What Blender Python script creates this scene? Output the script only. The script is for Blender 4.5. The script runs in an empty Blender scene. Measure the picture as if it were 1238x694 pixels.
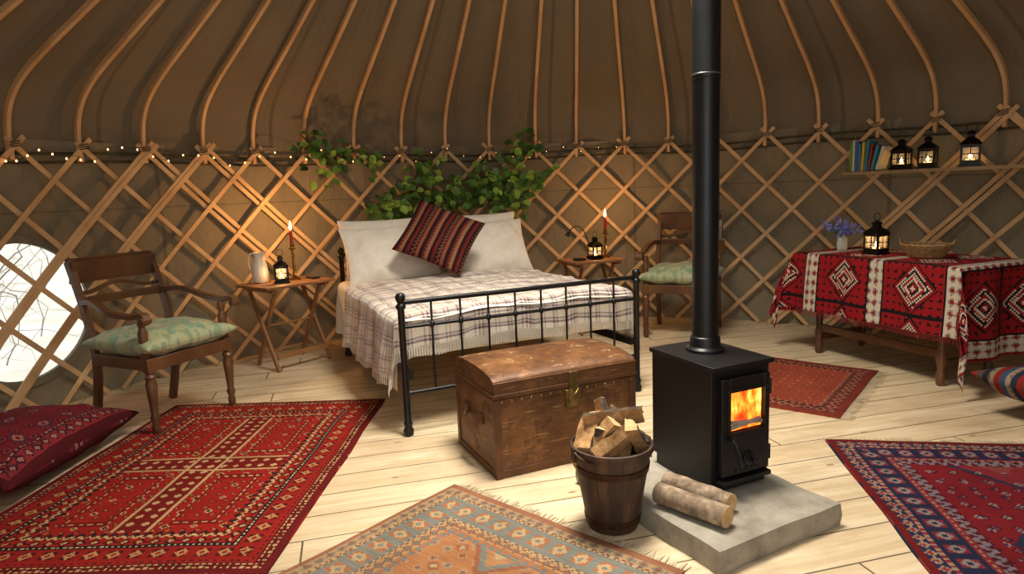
import bpy, math, random
from mathutils import Vector, Matrix, noise
RN=random.Random(7)
sc=bpy.context.scene
V=Vector
# ---------------------------------------------------------------- colours
def C(h):
    h=h.lstrip('#'); o=[]
    for i in (0,2,4):
        c=int(h[i:i+2],16)/255
        o.append(c/12.92 if c<=.04045 else ((c+.055)/1.055)**2.4)
    return (*o,1)
# ---------------------------------------------------------------- node expressions
class X:
    def __init__(s,nt,o): s.nt=nt; s.o=o
    def __add__(a,b): return MM('ADD',a,b)
    def __radd__(a,b): return MM('ADD',b,a)
    def __sub__(a,b): return MM('SUBTRACT',a,b)
    def __rsub__(a,b): return MM('SUBTRACT',b,a)
    def __mul__(a,b): return MM('MULTIPLY',a,b)
    def __rmul__(a,b): return MM('MULTIPLY',b,a)
    def __truediv__(a,b): return MM('DIVIDE',a,b)
def MM(op,*a):
    nt=[x for x in a if isinstance(x,X)][0].nt
    n=nt.nodes.new('ShaderNodeMath'); n.operation=op
    for i,x in enumerate(a):
        if isinstance(x,X): nt.links.new(x.o,n.inputs[i])
        else: n.inputs[i].default_value=x
    return X(nt,n.outputs[0])
def fl(x): return MM('FLOOR',x)
def fr(x): return MM('FRACT',x)
def ab(x): return MM('ABSOLUTE',x)
def lt(a,b): return MM('LESS_THAN',a,b)
def gt(a,b): return MM('GREATER_THAN',a,b)
def mn(a,b): return MM('MINIMUM',a,b)
def mx(a,b): return MM('MAXIMUM',a,b)
def band(x,a,b): return gt(x,a)*lt(x,b)
def tri(x): return ab(fr(x)-.5)*2      # 1 at integer, 0 at .5
def mix(nt,f,a,b,blend='MIX'):
    n=nt.nodes.new('ShaderNodeMix'); n.data_type='RGBA'; n.blend_type=blend
    if isinstance(f,X): nt.links.new(f.o,n.inputs[0])
    else: n.inputs[0].default_value=f
    for i,c in ((6,a),(7,b)):
        if isinstance(c,X): nt.links.new(c.o,n.inputs[i])
        else: n.inputs[i].default_value=c
    return X(nt,n.outputs[2])
def newmat(name):
    m=bpy.data.materials.new(name); m.use_nodes=True
    nt=m.node_tree; p=nt.nodes['Principled BSDF']
    return m,nt,p
def coords(nt,kind='Object',scale=(1,1,1),rot=(0,0,0)):
    t=nt.nodes.new('ShaderNodeTexCoord'); mp=nt.nodes.new('ShaderNodeMapping')
    mp.inputs['Scale'].default_value=scale; mp.inputs['Rotation'].default_value=rot
    nt.links.new(t.outputs[kind],mp.inputs[0]); return mp.outputs[0]
def uvxy(nt,kind='UV'):
    t=nt.nodes.new('ShaderNodeTexCoord'); s=nt.nodes.new('ShaderNodeSeparateXYZ')
    nt.links.new(t.outputs[kind],s.inputs[0]); return X(nt,s.outputs[0]),X(nt,s.outputs[1]),X(nt,s.outputs[2])
def noi(nt,vec,scale,detail=3,rough=.55):
    n=nt.nodes.new('ShaderNodeTexNoise'); n.inputs['Scale'].default_value=scale
    n.inputs['Detail'].default_value=detail; n.inputs['Roughness'].default_value=rough
    nt.links.new(vec,n.inputs['Vector']); return X(nt,n.outputs[0])
def ramp(nt,f,stops,interp='LINEAR'):
    r=nt.nodes.new('ShaderNodeValToRGB'); r.color_ramp.interpolation=interp
    e=r.color_ramp.elements
    while len(e)>1: e.remove(e[-1])
    e[0].position=stops[0][0]; e[0].color=stops[0][1]
    for p,c in stops[1:]:
        k=e.new(p); k.color=c
    nt.links.new(f.o,r.inputs[0]); return X(nt,r.outputs[0])
def bump(nt,p,h,strength=.3,dist=.01):
    b=nt.nodes.new('ShaderNodeBump'); b.inputs['Strength'].default_value=strength; b.inputs['Distance'].default_value=dist
    nt.links.new(h.o,b.inputs['Height']); nt.links.new(b.outputs[0],p.inputs['Normal'])
def setc(nt,p,c): nt.links.new(c.o,p.inputs['Base Color'])
def g(v): return (v,v,v,1)
def simple(name,c1,c2=None,rough=.6,metal=0,scale=8,stretch=(1,1,1),bs=.15,bd=.003,coat=0,sheen=0):
    m,nt,p=newmat(name); c2=c2 or c1
    vec=coords(nt,'Object',stretch); n=noi(nt,vec,scale,5)
    setc(nt,p,ramp(nt,n,[(.3,c1),(.7,c2)]))
    p.inputs['Roughness'].default_value=rough; p.inputs['Metallic'].default_value=metal
    p.inputs['Coat Weight'].default_value=coat; p.inputs['Sheen Weight'].default_value=sheen
    bump(nt,p,noi(nt,vec,scale*6,4),bs,bd); return m
def emis(name,c,s):
    m,nt,p=newmat(name); p.inputs['Base Color'].default_value=c
    p.inputs['Emission Color'].default_value=c; p.inputs['Emission Strength'].default_value=s; return m
# ---------------------------------------------------------------- mesh builder
class MB:
    def __init__(s): s.v=[];s.f=[];s.m=[];s.uv=[];s.T=Matrix()
    def add(s,vs,fs,mat=0,uvs=None):
        b=len(s.v); s.v+=[s.T@V(p) for p in vs]
        for f in fs:
            s.f.append([b+i for i in f]); s.m.append(mat)
            s.uv.append([uvs[i] for i in f] if uvs else [(0,0)]*len(f))
    def box(s,c,d,mat=0,rot=None,taper=1.0):
        x,y,z=[k/2 for k in d]; vs=[]
        for k,t in ((-z,taper),(z,1)):
            vs+=[(-x*t,-y*t,k),(x*t,-y*t,k),(x*t,y*t,k),(-x*t,y*t,k)]
        M=Matrix.Translation(V(c))@(rot.to_4x4() if rot else Matrix())
        s.add([M@V(p) for p in vs],[(3,2,1,0),(4,5,6,7),(0,1,5,4),(1,2,6,5),(2,3,7,6),(3,0,4,7)],mat)
    def lathe(s,prof,seg=24,c=(0,0,0),mat=0,rot=None,sx=1,sy=1):
        M=Matrix.Translation(V(c))@(rot.to_4x4() if rot else Matrix())
        vs=[];fs=[];n=len(prof)
        for r,z in prof:
            for k in range(seg):
                a=2*math.pi*k/seg; vs.append(M@V((r*sx*math.cos(a),r*sy*math.sin(a),z)))
        for i in range(n-1):
            for k in range(seg):
                k2=(k+1)%seg; fs.append((i*seg+k,i*seg+k2,(i+1)*seg+k2,(i+1)*seg+k))
        if prof[0][0]>1e-5: fs.append(tuple(range(seg))[::-1])
        if prof[-1][0]>1e-5: fs.append(tuple((n-1)*seg+k for k in range(seg)))
        s.add(vs,fs,mat)
    def tube(s,pts,r,seg=8,mat=0,cap=True):
        pts=[V(p) for p in pts]; n=len(pts)
        rs=r if isinstance(r,(list,tuple)) else [r]*n
        t0=(pts[1]-pts[0]).normalized(); a=V((0,0,1)) if abs(t0.z)<.9 else V((1,0,0))
        N=t0.cross(a).normalized(); vs=[];fs=[]
        for i in range(n):
            t=(pts[min(i+1,n-1)]-pts[max(i-1,0)]).normalized()
            N=(N-t*N.dot(t)).normalized(); B=t.cross(N)
            for k in range(seg):
                q=2*math.pi*k/seg; vs.append(pts[i]+(N*math.cos(q)+B*math.sin(q))*rs[i])
        for i in range(n-1):
            for k in range(seg):
                k2=(k+1)%seg; fs.append((i*seg+k,i*seg+k2,(i+1)*seg+k2,(i+1)*seg+k))
        if cap: fs.append(tuple(range(seg))[::-1]); fs.append(tuple((n-1)*seg+k for k in range(seg)))
        s.add(vs,fs,mat)
    def strip(s,pts,nrm,w,h,mat=0):   # rectangular section sweep
        pts=[V(p) for p in pts]; n=len(pts); vs=[];fs=[]
        ws=w if isinstance(w,(list,tuple)) else [w]*n
        for i in range(n):
            t=(pts[min(i+1,n-1)]-pts[max(i-1,0)]).normalized()
            N=V(nrm[i] if isinstance(nrm,list) else nrm); N=(N-t*N.dot(t)).normalized(); S=t.cross(N)
            for a,b in ((-1,-1),(1,-1),(1,1),(-1,1)): vs.append(pts[i]+S*a*ws[i]/2+N*b*h/2)
        for i in range(n-1):
            for k in range(4):
                k2=(k+1)%4; fs.append((i*4+k,i*4+k2,i*4+4+k2,i*4+4+k))
        fs.append((3,2,1,0)); fs.append(tuple((n-1)*4+k for k in range(4)))
        s.add(vs,fs,mat)
    def grid(s,fn,us,vs_,mat=0,uvf=None,flip=False):
        P=[];U=[];nu=len(us);nv=len(vs_);fs=[]
        for b in vs_:
            for a in us: P.append(fn(a,b)); U.append(uvf(a,b) if uvf else (a,b))
        for j in range(nv-1):
            for i in range(nu-1):
                q=(j*nu+i,j*nu+i+1,(j+1)*nu+i+1,(j+1)*nu+i)
                fs.append(q[::-1] if flip else q)
        s.add(P,fs,mat,U)
    def pillow(s,w,h,t,M,mat=0,n=26,wr=.006,flat=.5,seed=0):
        us=[math.sin((i/n-.5)*math.pi) for i in range(n+1)]
        for sg in (1,-1):
            def fn(a,b):
                x=w/2*a*(1-.07*(1-b*b)); y=h/2*b*(1-.07*(1-a*a))
                z=sg*t/2*(max(0,1-a*a)**flat)*(max(0,1-b*b)**flat)
                e=(1-a*a)*(1-b*b)
                k=noise.noise(V((x*9+seed,y*9,sg*3)))*wr*4+noise.noise(V((x*22,y*22+seed,sg)))*wr
                return M@V((x,y,z+k*sg*min(1,e*6)))
            s.grid(fn,us,us,mat,lambda a,b:(a*w/2,b*h/2),flip=(sg<0))
    def obj(s,name,mats,loc=(0,0,0),rz=0,bevel=0,smooth=38,solid=0,sub=0):
        me=bpy.data.meshes.new(name); me.from_pydata([tuple(p) for p in s.v],[],s.f)
        ul=me.uv_layers.new(name='UVMap'); i=0
        for u in s.uv:
            for q in u: ul.data[i].uv=q; i+=1
        for m in mats: me.materials.append(m)
        me.polygons.foreach_set('material_index',s.m)
        me.polygons.foreach_set('use_smooth',[True]*len(s.f))
        me.update(); me.set_sharp_from_angle(angle=math.radians(smooth))
        o=bpy.data.objects.new(name,me); sc.collection.objects.link(o)
        o.location=loc; o.rotation_euler=(0,0,rz)
        if solid:
            k=o.modifiers.new('thick','SOLIDIFY'); k.thickness=solid; k.offset=0
        if bevel:
            k=o.modifiers.new('bev','BEVEL'); k.width=bevel; k.segments=2; k.limit_method='ANGLE'; k.angle_limit=math.radians(50)
        return o
def frange(a,b,n): return [a+(b-a)*i/n for i in range(n+1)]
def RX(a): return Matrix.Rotation(a,3,'X')
def RY(a): return Matrix.Rotation(a,3,'Y')
def RZ(a): return Matrix.Rotation(a,3,'Z')
def cat(pts,k=6):   # catmull-rom
    pts=[V(p) for p in pts]; P=[pts[0]*2-pts[1]]+pts+[pts[-1]*2-pts[-2]]; o=[]
    for i in range(1,len(P)-2):
        for j in range(k):
            t=j/k; a,b,c,d=P[i-1],P[i],P[i+1],P[i+2]
            o.append(.5*((2*b)+(c-a)*t+(2*a-5*b+4*c-d)*t*t+(3*b-a-3*c+d)*t**3))
    o.append(pts[-1]); return o
# ---------------------------------------------------------------- camera
H=1.30; p=.1473; r=.040
cam=bpy.data.cameras.new('camera'); cam.sensor_width=36; cam.lens=787/1238*36; cam.clip_start=.05
co=bpy.data.objects.new('camera',cam); sc.collection.objects.link(co)
fw=V((0,math.cos(p),-math.sin(p))); r0=V((1,0,0)); u0=V((0,math.sin(p),math.cos(p)))
rt=r0*math.cos(r)-u0*math.sin(r); up=r0*math.sin(r)+u0*math.cos(r)
co.matrix_world=Matrix(((rt.x,up.x,-fw.x,0),(rt.y,up.y,-fw.y,0),(rt.z,up.z,-fw.z,H),(0,0,0,1)))
sc.camera=co
sc.view_settings.view_transform='Standard'
# ---------------------------------------------------------------- yurt shell
CX,CY,R=.364,2.882,3.60; HL=1.70; PH=-1.2335; DT=.1206
def cyl(a,rad,z): return V((CX+rad*math.sin(a),CY+rad*math.cos(a),z))
A0,A1=math.radians(-152),math.radians(152)
# materials
def canvas(name,c1,c2,wall=False):
    m,nt,p_=newmat(name)
    vec=coords(nt,'Object'); n=noi(nt,vec,.9,4); n2=noi(nt,vec,60,3)
    c=ramp(nt,n,[(.3,c1),(.7,c2)])
    x,y,z=uvxy(nt,'UV')
    if wall: seam=mx(lt(ab(fr(x/(DT*5)+.1)-.5),.006),lt(ab(y-1.28),.006))
    else: seam=lt(ab(fr(x/(DT*3)+.45)-.5),.012)
    c=mix(nt,seam*.45,c,(c1[0]*.4,c1[1]*.4,c1[2]*.4,1))
    setc(nt,p_,c); p_.inputs['Roughness'].default_value=.85
    vs=coords(nt,'UV',(14,1.6,1)); w=noi(nt,vs,1.2,4)
    bump(nt,p_,w*3+n2*.03+seam*.12,.6,.03); return m
m_roof=canvas('roof_canvas',C('#6f6451'),C('#7b6f5b'))
m_wall=canvas('wall_canvas',C('#7f745d'),C('#8c8068'),True)
m_slat=simple('ash_slats',C('#bd9568'),C('#dab88a'),.6,scale=5,bs=.1)
m_raft=simple('steamed_ash',C('#c19464'),C('#d8b082'),.55,scale=4,bs=.1)
WA,WZ,WR=math.radians(-71.6),.665,.445
mb=MB()
na=610; nz=58; RW=R+.025
az=[A0+(A1-A0)*i/na for i in range(na+1)]; zz=frange(0,1.74,nz)
def wdist(a,z): return math.hypot((a-WA)*RW,z-WZ)
idx={};vs=[];us=[]
for j,z in enumerate(zz):
    for i,a in enumerate(az):
        d=wdist(a,z); aa,z2=a,z
        if abs(d-WR)<.022 and d>0:
            k=WR/d; aa=WA+(a-WA)*k; z2=WZ+(z-WZ)*k
        bil=.012*math.sin((a-PH)/DT*math.pi*2)*math.sin(z*3)+.02*noise.noise(V((a*5,z*2.2,1)))
        idx[i,j]=len(vs); vs.append(cyl(aa,RW+bil+.01,z2)); us.append((aa,z2))
fs=[]
for j in range(nz):
    for i in range(na):
        if wdist((az[i]+az[i+1])/2,(zz[j]+zz[j+1])/2)>WR-.003:
            fs.append((idx[i,j],idx[i+1,j],idx[i+1,j+1],idx[i,j+1]))
mb.add(vs,fs,0,us); mb.obj('wall_canvas',[m_wall],smooth=180)
PROF=[(3.575,1.60),(3.575,1.78),(3.53,1.93),(3.42,2.06),(3.22,2.19),(2.9,2.355),(2.5,2.56),(1.8,2.93),(.55,3.58)]
PR=[(q.x,q.y) for q in cat([(a,b,0) for a,b in PROF],5)]
mb=MB()
def roof(a,k):
    i=int(k); rad,z=PR[i]
    bil=.018*(1-abs(math.cos((a-PH)/DT*math.pi)))*min(1,max(0,(z-1.7)*3))
    n_=.02*noise.noise(V((a*4,z*2,5)))
    return cyl(a,rad+.05+bil*.5+n_,z+(.03 if z>1.85 else 0)+bil)
mb.grid(roof,frange(A0,A1,500),range(len(PR)),0,lambda a,k:(a,PR[int(k)][1]))
mb.lathe([(.66,3.56),(.5,3.74),(.25,3.84),(0,3.87)],48,(CX,CY,0),0)  # unseen canvas cap over the crown, added to block the sun
mb.obj('ceiling_canvas',[m_roof],smooth=180)
# rafters
mb=MB()
i0=math.ceil((A0-PH)/DT)+1; i1=math.floor((A1-PH)/DT)-1
for i in range(i0,i1+1):
    a=PH+i*DT; T=V((math.cos(a),-math.sin(a),0))
    j=RN.uniform(-.006,.006)
    pts=[cyl(a+j*(1-k/len(PR)),rad-.005,z) for k,(rad,z) in enumerate(PR)]
    mb.strip(pts,T,.036,.028,0)
mb.obj('roof_rafters',[m_raft],bevel=.004)
# crown ring
mb=MB(); mb.tube([cyl(q,.55,3.6) for q in frange(0,math.pi*2,48)],.05,10,0,False)
for k in range(4):
    q=k*math.pi/4; mb.tube([cyl(q,.55,3.62),V((CX,CY,3.75)),cyl(q+math.pi,.55,3.62)],.02,8,0)
mb.obj('ceiling_crown_ring',[m_raft])
# lattice
mb=MB(); k_=DT/.434
for fam in (1,-1):
    rr=R-.030 if fam>0 else R-.047
    for i in range(i0-5,i1+6):
        for dup in ((0,) if (i-i0)%17 not in (12,13) else (0,.013)):
            pts=[];nr=[]
            zt=HL+.045+RN.uniform(-.012,.014); jz=RN.uniform(-.005,.005)
            for z in frange(0.01,zt,12):
                a=PH+i*DT+fam*(HL-z)*k_+jz+dup
                if a<A0+.02 or a>A1-.02: continue
                pts.append(cyl(a,rr-(.004 if dup else 0),z)); nr.append(V((math.sin(a),math.cos(a),0)))
            if len(pts)>2: mb.strip(pts,nr,.033,.011,0)
mb.obj('lattice_trellis',[m_slat],bevel=.002)
# ropes / bands along the wall head, plus rafter lashings
m_rope=simple('olive_webbing',C('#34301f'),C('#4b452c'),.9)
mb=MB()
for z,rad in ((1.655,R-.005),(1.60,R-.008)):
    pts=[cyl(a,rad+.003*math.sin(a*40),z+.012*math.sin(a*11)) for a in frange(A0+.03,A1-.03,200)]
    mb.strip(pts,[V((math.sin(a),math.cos(a),0)) for a in frange(A0+.03,A1-.03,200)],.018,.004,0)
for i in range(i0,i1+1):
    a=PH+i*DT
    for dz in (-.014,.0,.014):
        mb.tube([cyl(a-.009,R-.058,HL+dz-.006),cyl(a,R-.062,HL+dz),cyl(a+.009,R-.058,HL+dz+.006)],.0035,6,0)
mb.obj('trim_tension_band',[m_rope])
# window
mb=MB()
m_tape=simple('window_binding',C('#6f6755'),C('#7f7763'),.8)
pts=[];nr=[]
for q in frange(0,2*math.pi,64):
    a=WA+(WR+.012)*math.sin(q)/RW; pts.append(cyl(a,RW+.005,WZ+(WR+.012)*math.cos(q))); nr.append(V((math.sin(a),math.cos(a),0)))
mb.strip(pts,nr,.05,.03,0)
m_pvc,nt,pp=newmat('clear_pvc')
tr=nt.nodes.new('ShaderNodeBsdfTransparent'); tl=nt.nodes.new('ShaderNodeBsdfTranslucent'); mxs=nt.nodes.new('ShaderNodeMixShader')
tl.inputs[0].default_value=(1,1,1,1); mxs.inputs[0].default_value=.12
nt.links.new(tr.outputs[0],mxs.inputs[1]); nt.links.new(tl.outputs[0],mxs.inputs[2]); nt.links.new(mxs.outputs[0],nt.nodes['Material Output'].inputs[0])
vs=[cyl(WA,RW+.012,WZ)]
for ring in (.5,1.0):
    for k in range(48):
        q=2*math.pi*k/48; vs.append(cyl(WA+WR*ring*math.sin(q)/RW,RW+.012,WZ+WR*ring*math.cos(q)))
fs=[(0,1+k,1+(k+1)%48) for k in range(48)]+[(1+k,49+k,49+(k+1)%48,1+(k+1)%48) for k in range(48)]
mb.add(vs,fs,1); mb.obj('window_1',[m_tape,m_pvc])
# outdoors
m_gr=simple('frosty_grass',C('#b5b2a2'),C('#e2ded2'),.95,scale=1.2)
mb=MB(); mb.box((0,3,-.36),(60,60,.1),0); mb.obj('outdoor_ground',[m_gr])
mb=MB(); m_tw=simple('bare_twigs',C('#6f675b'),C('#a59c8e'),.9)
for k in range(760):
    a=WA+RN.uniform(-.45,.25); rad=RN.uniform(5.2,10.5); b=cyl(a,rad,-.32+RN.uniform(0,1.1))
    pts=[b]; d=V((RN.uniform(-.5,.5),RN.uniform(-.5,.5),.6)).normalized()
    for q in range(6):
        d=(d+V((RN.uniform(-.7,.7),RN.uniform(-.7,.7),RN.uniform(-.6,.35)))).normalized(); pts.append(pts[-1]+d*RN.uniform(.12,.3))
    w=RN.uniform(.003,.009); mb.tube(pts,[w*(1-q*.13) for q in range(7)],5,0)
mb.obj('bare_hedge',[m_tw])
# ---------------------------------------------------------------- floor
m_floor,nt,pp=newmat('pine_boards')
x,y,z=uvxy(nt,'Object'); th=math.radians(14)
la=x*math.cos(th)+y*math.sin(th); ac=y*math.cos(th)-x*math.sin(th)
bw=.19; row=fl(ac/bw); f=fr(ac/bw)
wn=nt.nodes.new('ShaderNodeTexWhiteNoise'); wn.noise_dimensions='1D'; nt.links.new(row.o,wn.inputs['W']); rnd=X(nt,wn.outputs[0])
bl=fr((la+rnd*2.3)/3.1)
cb=nt.nodes.new('ShaderNodeCombineXYZ'); nt.links.new((la*1.2+rnd*9).o,cb.inputs[0]); nt.links.new((ac*14).o,cb.inputs[1])
gn=noi(nt,cb.outputs[0],1.6,6,.62)
cb2=nt.nodes.new('ShaderNodeCombineXYZ'); nt.links.new((la*2.0+rnd*5).o,cb2.inputs[0]); nt.links.new((ac*5).o,cb2.inputs[1])
vo=nt.nodes.new('ShaderNodeTexVoronoi'); vo.inputs['Scale'].default_value=1.4; nt.links.new(cb2.outputs[0],vo.inputs['Vector']); vd=X(nt,vo.outputs[0])
c=ramp(nt,gn,[(.25,C('#b39a74')),(.5,C('#d6c09b')),(.75,C('#e8dcc2'))])
c=mix(nt,rnd*.45,c,C('#c2a67e'))
c=mix(nt,lt(vd,.06)*.75,c,C('#7a5230'))
dirt=noi(nt,coords(nt,'Object'),1.7,6,.7)
c=mix(nt,mx(0,dirt-.46)*2.4,c,C('#9c8768'))
seam=mx(gt(ab(f-.5),.483),lt(bl,.0025))
c=mix(nt,seam*.9,c,C('#3c2a1a'))
setc(nt,pp,c); pp.inputs['Roughness'].default_value=.55
bump(nt,pp,gn*.2-seam*.8,.5,.005)
mb=MB(); mb.lathe([(0,-.06),(3.75,-.06),(3.75,0),(0,0)],96,(CX,CY,0),0); mb.obj('floor',[m_floor],smooth=30)
# ---------------------------------------------------------------- rugs
def rugmat(name,W,L,field,borders,fcells,quant=.011,wear=.35,hatch=False,fade=None):
    m,nt,pp=newmat(name); u,v,_=uvxy(nt,'UV'); q=quant
    wob=noi(nt,coords(nt,'Object'),5,2)*.012-.006
    qu=fl((u+wob)/q)*q+q/2; qv=fl((v+wob)/q)*q+q/2
    dx=W/2-ab(qu); dy=L/2-ab(qv); d=mn(dx,dy); side=lt(dy,dx); s=side*qu+(1-side)*qv
    c=field
    for (pu,pv,ou,ov,rings) in fcells:
        fu=ab(fr(qu/pu+ou)-.5)*2; fv=ab(fr(qv/pv+ov)-.5)*2; dd=fu+fv
        for th,col in rings: c=mix(nt,lt(dd,th),c,col)
    if hatch:
        hu,hv=.07,.07
        c=mix(nt,mx(lt(ab(qu),hu),lt(ab(qv),hv)),c,hatch[0])
        k=tri(qu*16)+tri(qv*16)
        c=mix(nt,mx(lt(ab(qu),.05),lt(ab(qv),.05))*lt(k,.6),c,hatch[1])
        e=mn(ab(ab(qu)-hu),ab(ab(qv)-hv)); c=mix(nt,lt(e,.008),c,hatch[1])
        cu=ab(ab(qu)-.225); cv=ab(ab(qv)-.37); rr=mx(cu/.10,cv/.24)
        c=mix(nt,band(rr,.82,1.0),c,hatch[0]); c=mix(nt,band(rr,.88,.94)*lt(fr((qu+qv)/.04),.5),c,hatch[1])
    acc=0
    c0=c
    for (w,ground,mot,per,kind,mot2) in borders:
        t=(d-acc)/w; zg=tri(s/per)
        cc=ground
        if kind=='dia':
            k=zg+ab(t-.5)*2; cc=mix(nt,lt(k,.95),ground,mot); cc=mix(nt,lt(k,.5),cc,mot2)
        elif kind=='zig': cc=mix(nt,lt(ab(t-zg),.3),ground,mot)
        elif kind=='tooth': cc=mix(nt,lt(t,zg),ground,mot)
        elif kind=='dash': cc=mix(nt,lt(fr(s/per),.5)*band(t,.25,.8),ground,mot)
        elif kind=='hook':
            k=tri(s/per*2); cc=mix(nt,lt(ab(t-.5),.32)*gt(k,.45)-lt(ab(t-.5),.14)*gt(zg,.5),ground,mot); cc=mix(nt,lt(ab(t-.5),.12)*lt(zg,.3),cc,mot2)
        elif kind=='star':
            k=mx(zg,ab(t-.5)*2); k2=zg+ab(t-.5)*2
            cc=mix(nt,lt(k,.62),ground,mot); cc=mix(nt,lt(k2,.62),cc,mot2); cc=mix(nt,lt(k2,.25),cc,ground)
        c0=mix(nt,band(d,acc-.0001,acc+w),c0,cc); acc+=w
    ob=coords(nt,'Object'); n=noi(nt,ob,4,4); nf=noi(nt,coords(nt,'UV',(8,90,1)),1.2,3)
    if fade: c0=mix(nt,noi(nt,ob,2.2,4)*fade[1],c0,fade[0])
    c0=mix(nt,.22,c0,ramp(nt,nf,[(.35,g(.25)),(.65,g(.9))]),'OVERLAY')
    c0=mix(nt,wear,c0,ramp(nt,n,[(.35,g(.5)),(.65,g(1))]),'MULTIPLY')
    setc(nt,pp,c0); pp.inputs['Roughness'].default_value=.95; pp.inputs['Specular IOR Level'].default_value=.15
    bump(nt,pp,noi(nt,ob,220,2),.5,.004); return m
m_fr=simple('rug_fringe',C('#a58f70'),C('#cbbb9b'),.95)
def rug(name,W,L,loc,rz,mat,fringe=True,zoff=0,fl_=.06,fmat=None):
    mb=MB()
    def top(a,b):
        w=.004*noise.noise(V((a*3,b*3,1)))+.004
        return V((a+.012*noise.noise(V((b*2.3,a*.5,3))),b+.012*noise.noise(V((a*2.3,4,b*.5))),.008+max(0,w)))
    mb.grid(top,frange(-W/2,W/2,40),frange(-L/2,L/2,50),0)
    per=[(a,-L/2) for a in frange(-W/2,W/2,40)]+[(W/2,b) for b in frange(-L/2,L/2,50)][1:]+[(a,L/2) for a in frange(W/2,-W/2,40)][1:]+[(-W/2,b) for b in frange(L/2,-L/2,50)][1:]
    vs=[];us=[]
    for a,b in per:
        t=top(a,b); vs+=[t,V((t.x,t.y,.0005))]; us+=[(a,b),(a,b)]
    mb.add(vs,[(2*i,2*i+1,2*i+3,2*i+2) for i in range(len(per)-1)],0,us)
    if fringe:
        n=int(W/.012)
        for sg in (-1,1):
            for i in range(n):
                a=-W/2+W*(i+.5)/n; ln=fl_*RN.uniform(.6,1.1); dx=RN.uniform(-.01,.01); t=top(a,sg*L/2)
                x0,y0=t.x,t.y
                mb.add([(x0-.0035,y0,.007),(x0+.0035,y0,.007),(x0+dx+.003,y0+sg*ln,.003),(x0+dx-.003,y0+sg*ln,.003)],[(0,1,2,3)],1)
    return mb.obj(name,[mat,fmat or m_fr],(loc[0],loc[1],zoff),rz,smooth=60)
RED=C('#9a1f1c'); DRED=C('#5e1414'); BLK=C('#241a1a'); CRM=C('#c4a67a'); NAV=C('#2a2f48'); ORG=C('#b4552c')
m1=rugmat('turkmen_rug',1.36,1.92,C('#8f1c15'),[
 (.025,DRED,DRED,.1,'',DRED),(.05,C('#5a1210'),C('#b48c60'),.05,'hook',BLK),(.02,C('#8f1c15'),BLK,.03,'dash',BLK),(.09,C('#861b14'),C('#4c0f0e'),.085,'star',C('#ac7a50')),
 (.02,BLK,CRM,.024,'dash',CRM),(.05,C('#8f1c15'),C('#420e0e'),.06,'dia',C('#ac8358')),(.022,C('#5e1210'),C('#ba9668'),.035,'zig',BLK),(.03,C('#8f1c15'),BLK,.045,'tooth',BLK)],
 [(.062,.062,0,0,[(.55,C('#5a100e')),(.3,C('#a2643e'))]),(.124,.124,.5,.5,[(.28,C('#b48c60')),(.14,BLK)])],hatch=(C('#6a1410'),C('#b59064')),quant=.008,wear=.4)
rug('turkmen_area_rug',1.36,1.92,(-1.55,3.09),math.radians(-1.5),m1,fmat=simple('red_fringe',C('#5a2018'),C('#8a5038'),.95),fl_=.035)
m2=rugmat('faded_rug',1.12,1.9,C('#a0683f'),[
 (.03,C('#84523a'),ORG,.1,'',ORG),(.04,C('#a08059'),C('#5f6a68'),.05,'dia',C('#7a402a')),(.02,C('#654030'),C('#a88e68'),.03,'zig',CRM),
 (.12,C('#666f6a'),C('#965b3a'),.095,'star',C('#ac946c')),(.02,C('#654030'),C('#a88e68'),.03,'zig',CRM),(.04,C('#a08059'),C('#7a402a'),.045,'dia',C('#586360')),(.03,C('#5f6a68'),C('#9c603e'),.04,'tooth',ORG)],
 [(.075,.075,0,0,[(.65,C('#a67a54')),(.45,C('#727a74')),(.25,C('#7a402a'))]),(.15,.15,.5,.5,[(.4,C('#844a32')),(.2,C('#ac946c'))]),(.6,.72,.5,.5,[(.62,C('#874a32')),(.54,C('#626f6a')),(.44,C('#a07048')),(.3,C('#ac946c')),(.18,C('#7a402a'))])],wear=.5,quant=.009,fade=(C('#98795a'),.42))
e1=V((.755,-.656,0)); e2=V((-.656,-.755,0)); c_=V((-.29,2.75,0))+e1*.55+e2*.95
rug('caucasian_area_rug',1.10,1.9,c_,math.atan2(e1.y,e1.x),m2)
m3=rugmat('navy_rug',1.25,1.9,C('#6c161c'),[
 (.03,DRED,DRED,.1,'',DRED),(.045,C('#22243a'),C('#8c705c'),.05,'dia',C('#762428')),(.02,C('#762428'),C('#8c705c'),.03,'dash',CRM),
 (.11,C('#1f2136'),C('#6a262e'),.09,'star',C('#7d6e68')),(.02,C('#762428'),C('#8c705c'),.03,'dash',CRM),(.05,C('#4a141c'),C('#706468'),.05,'zig',BLK)],
 [(.08,.08,0,0,[(.6,C('#420f1a')),(.35,C('#80403e')),(.2,C('#2a2f48'))]),(.62,.78,.5,.5,[(.9,C('#23253a')),(.80,C('#762428')),(.5,C('#7a3635')),(.3,C('#23253a'))]),(.10,.10,.5,.5,[(.3,C('#7d6e68')),(.14,C('#23253a'))])],quant=.009,wear=.5)
e1=V((.985,-.17,0)); e2=V((-.17,-.985,0)); c_=V((1.53,3.09,0))+e1*.625+e2*.95
rug('navy_border_area_rug',1.25,1.9,c_,math.atan2(e1.y,e1.x),m3)
m4=rugmat('brick_rug',1.07,1.0,C('#863c28'),[
 (.04,C('#6e2a20'),BLK,.05,'',BLK),(.07,C('#5a2a24'),C('#985a40'),.07,'dia',BLK),(.03,C('#985a40'),BLK,.04,'tooth',BLK)],
 [(.08,.08,0,0,[(.6,C('#783222')),(.3,C('#a0664a'))])],wear=.5,quant=.009)
e1=V((.628,.778,0)); e2=V((-.778,.628,0)); c_=V((1.77,3.37,0))+e1*.535+e2*.52
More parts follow.
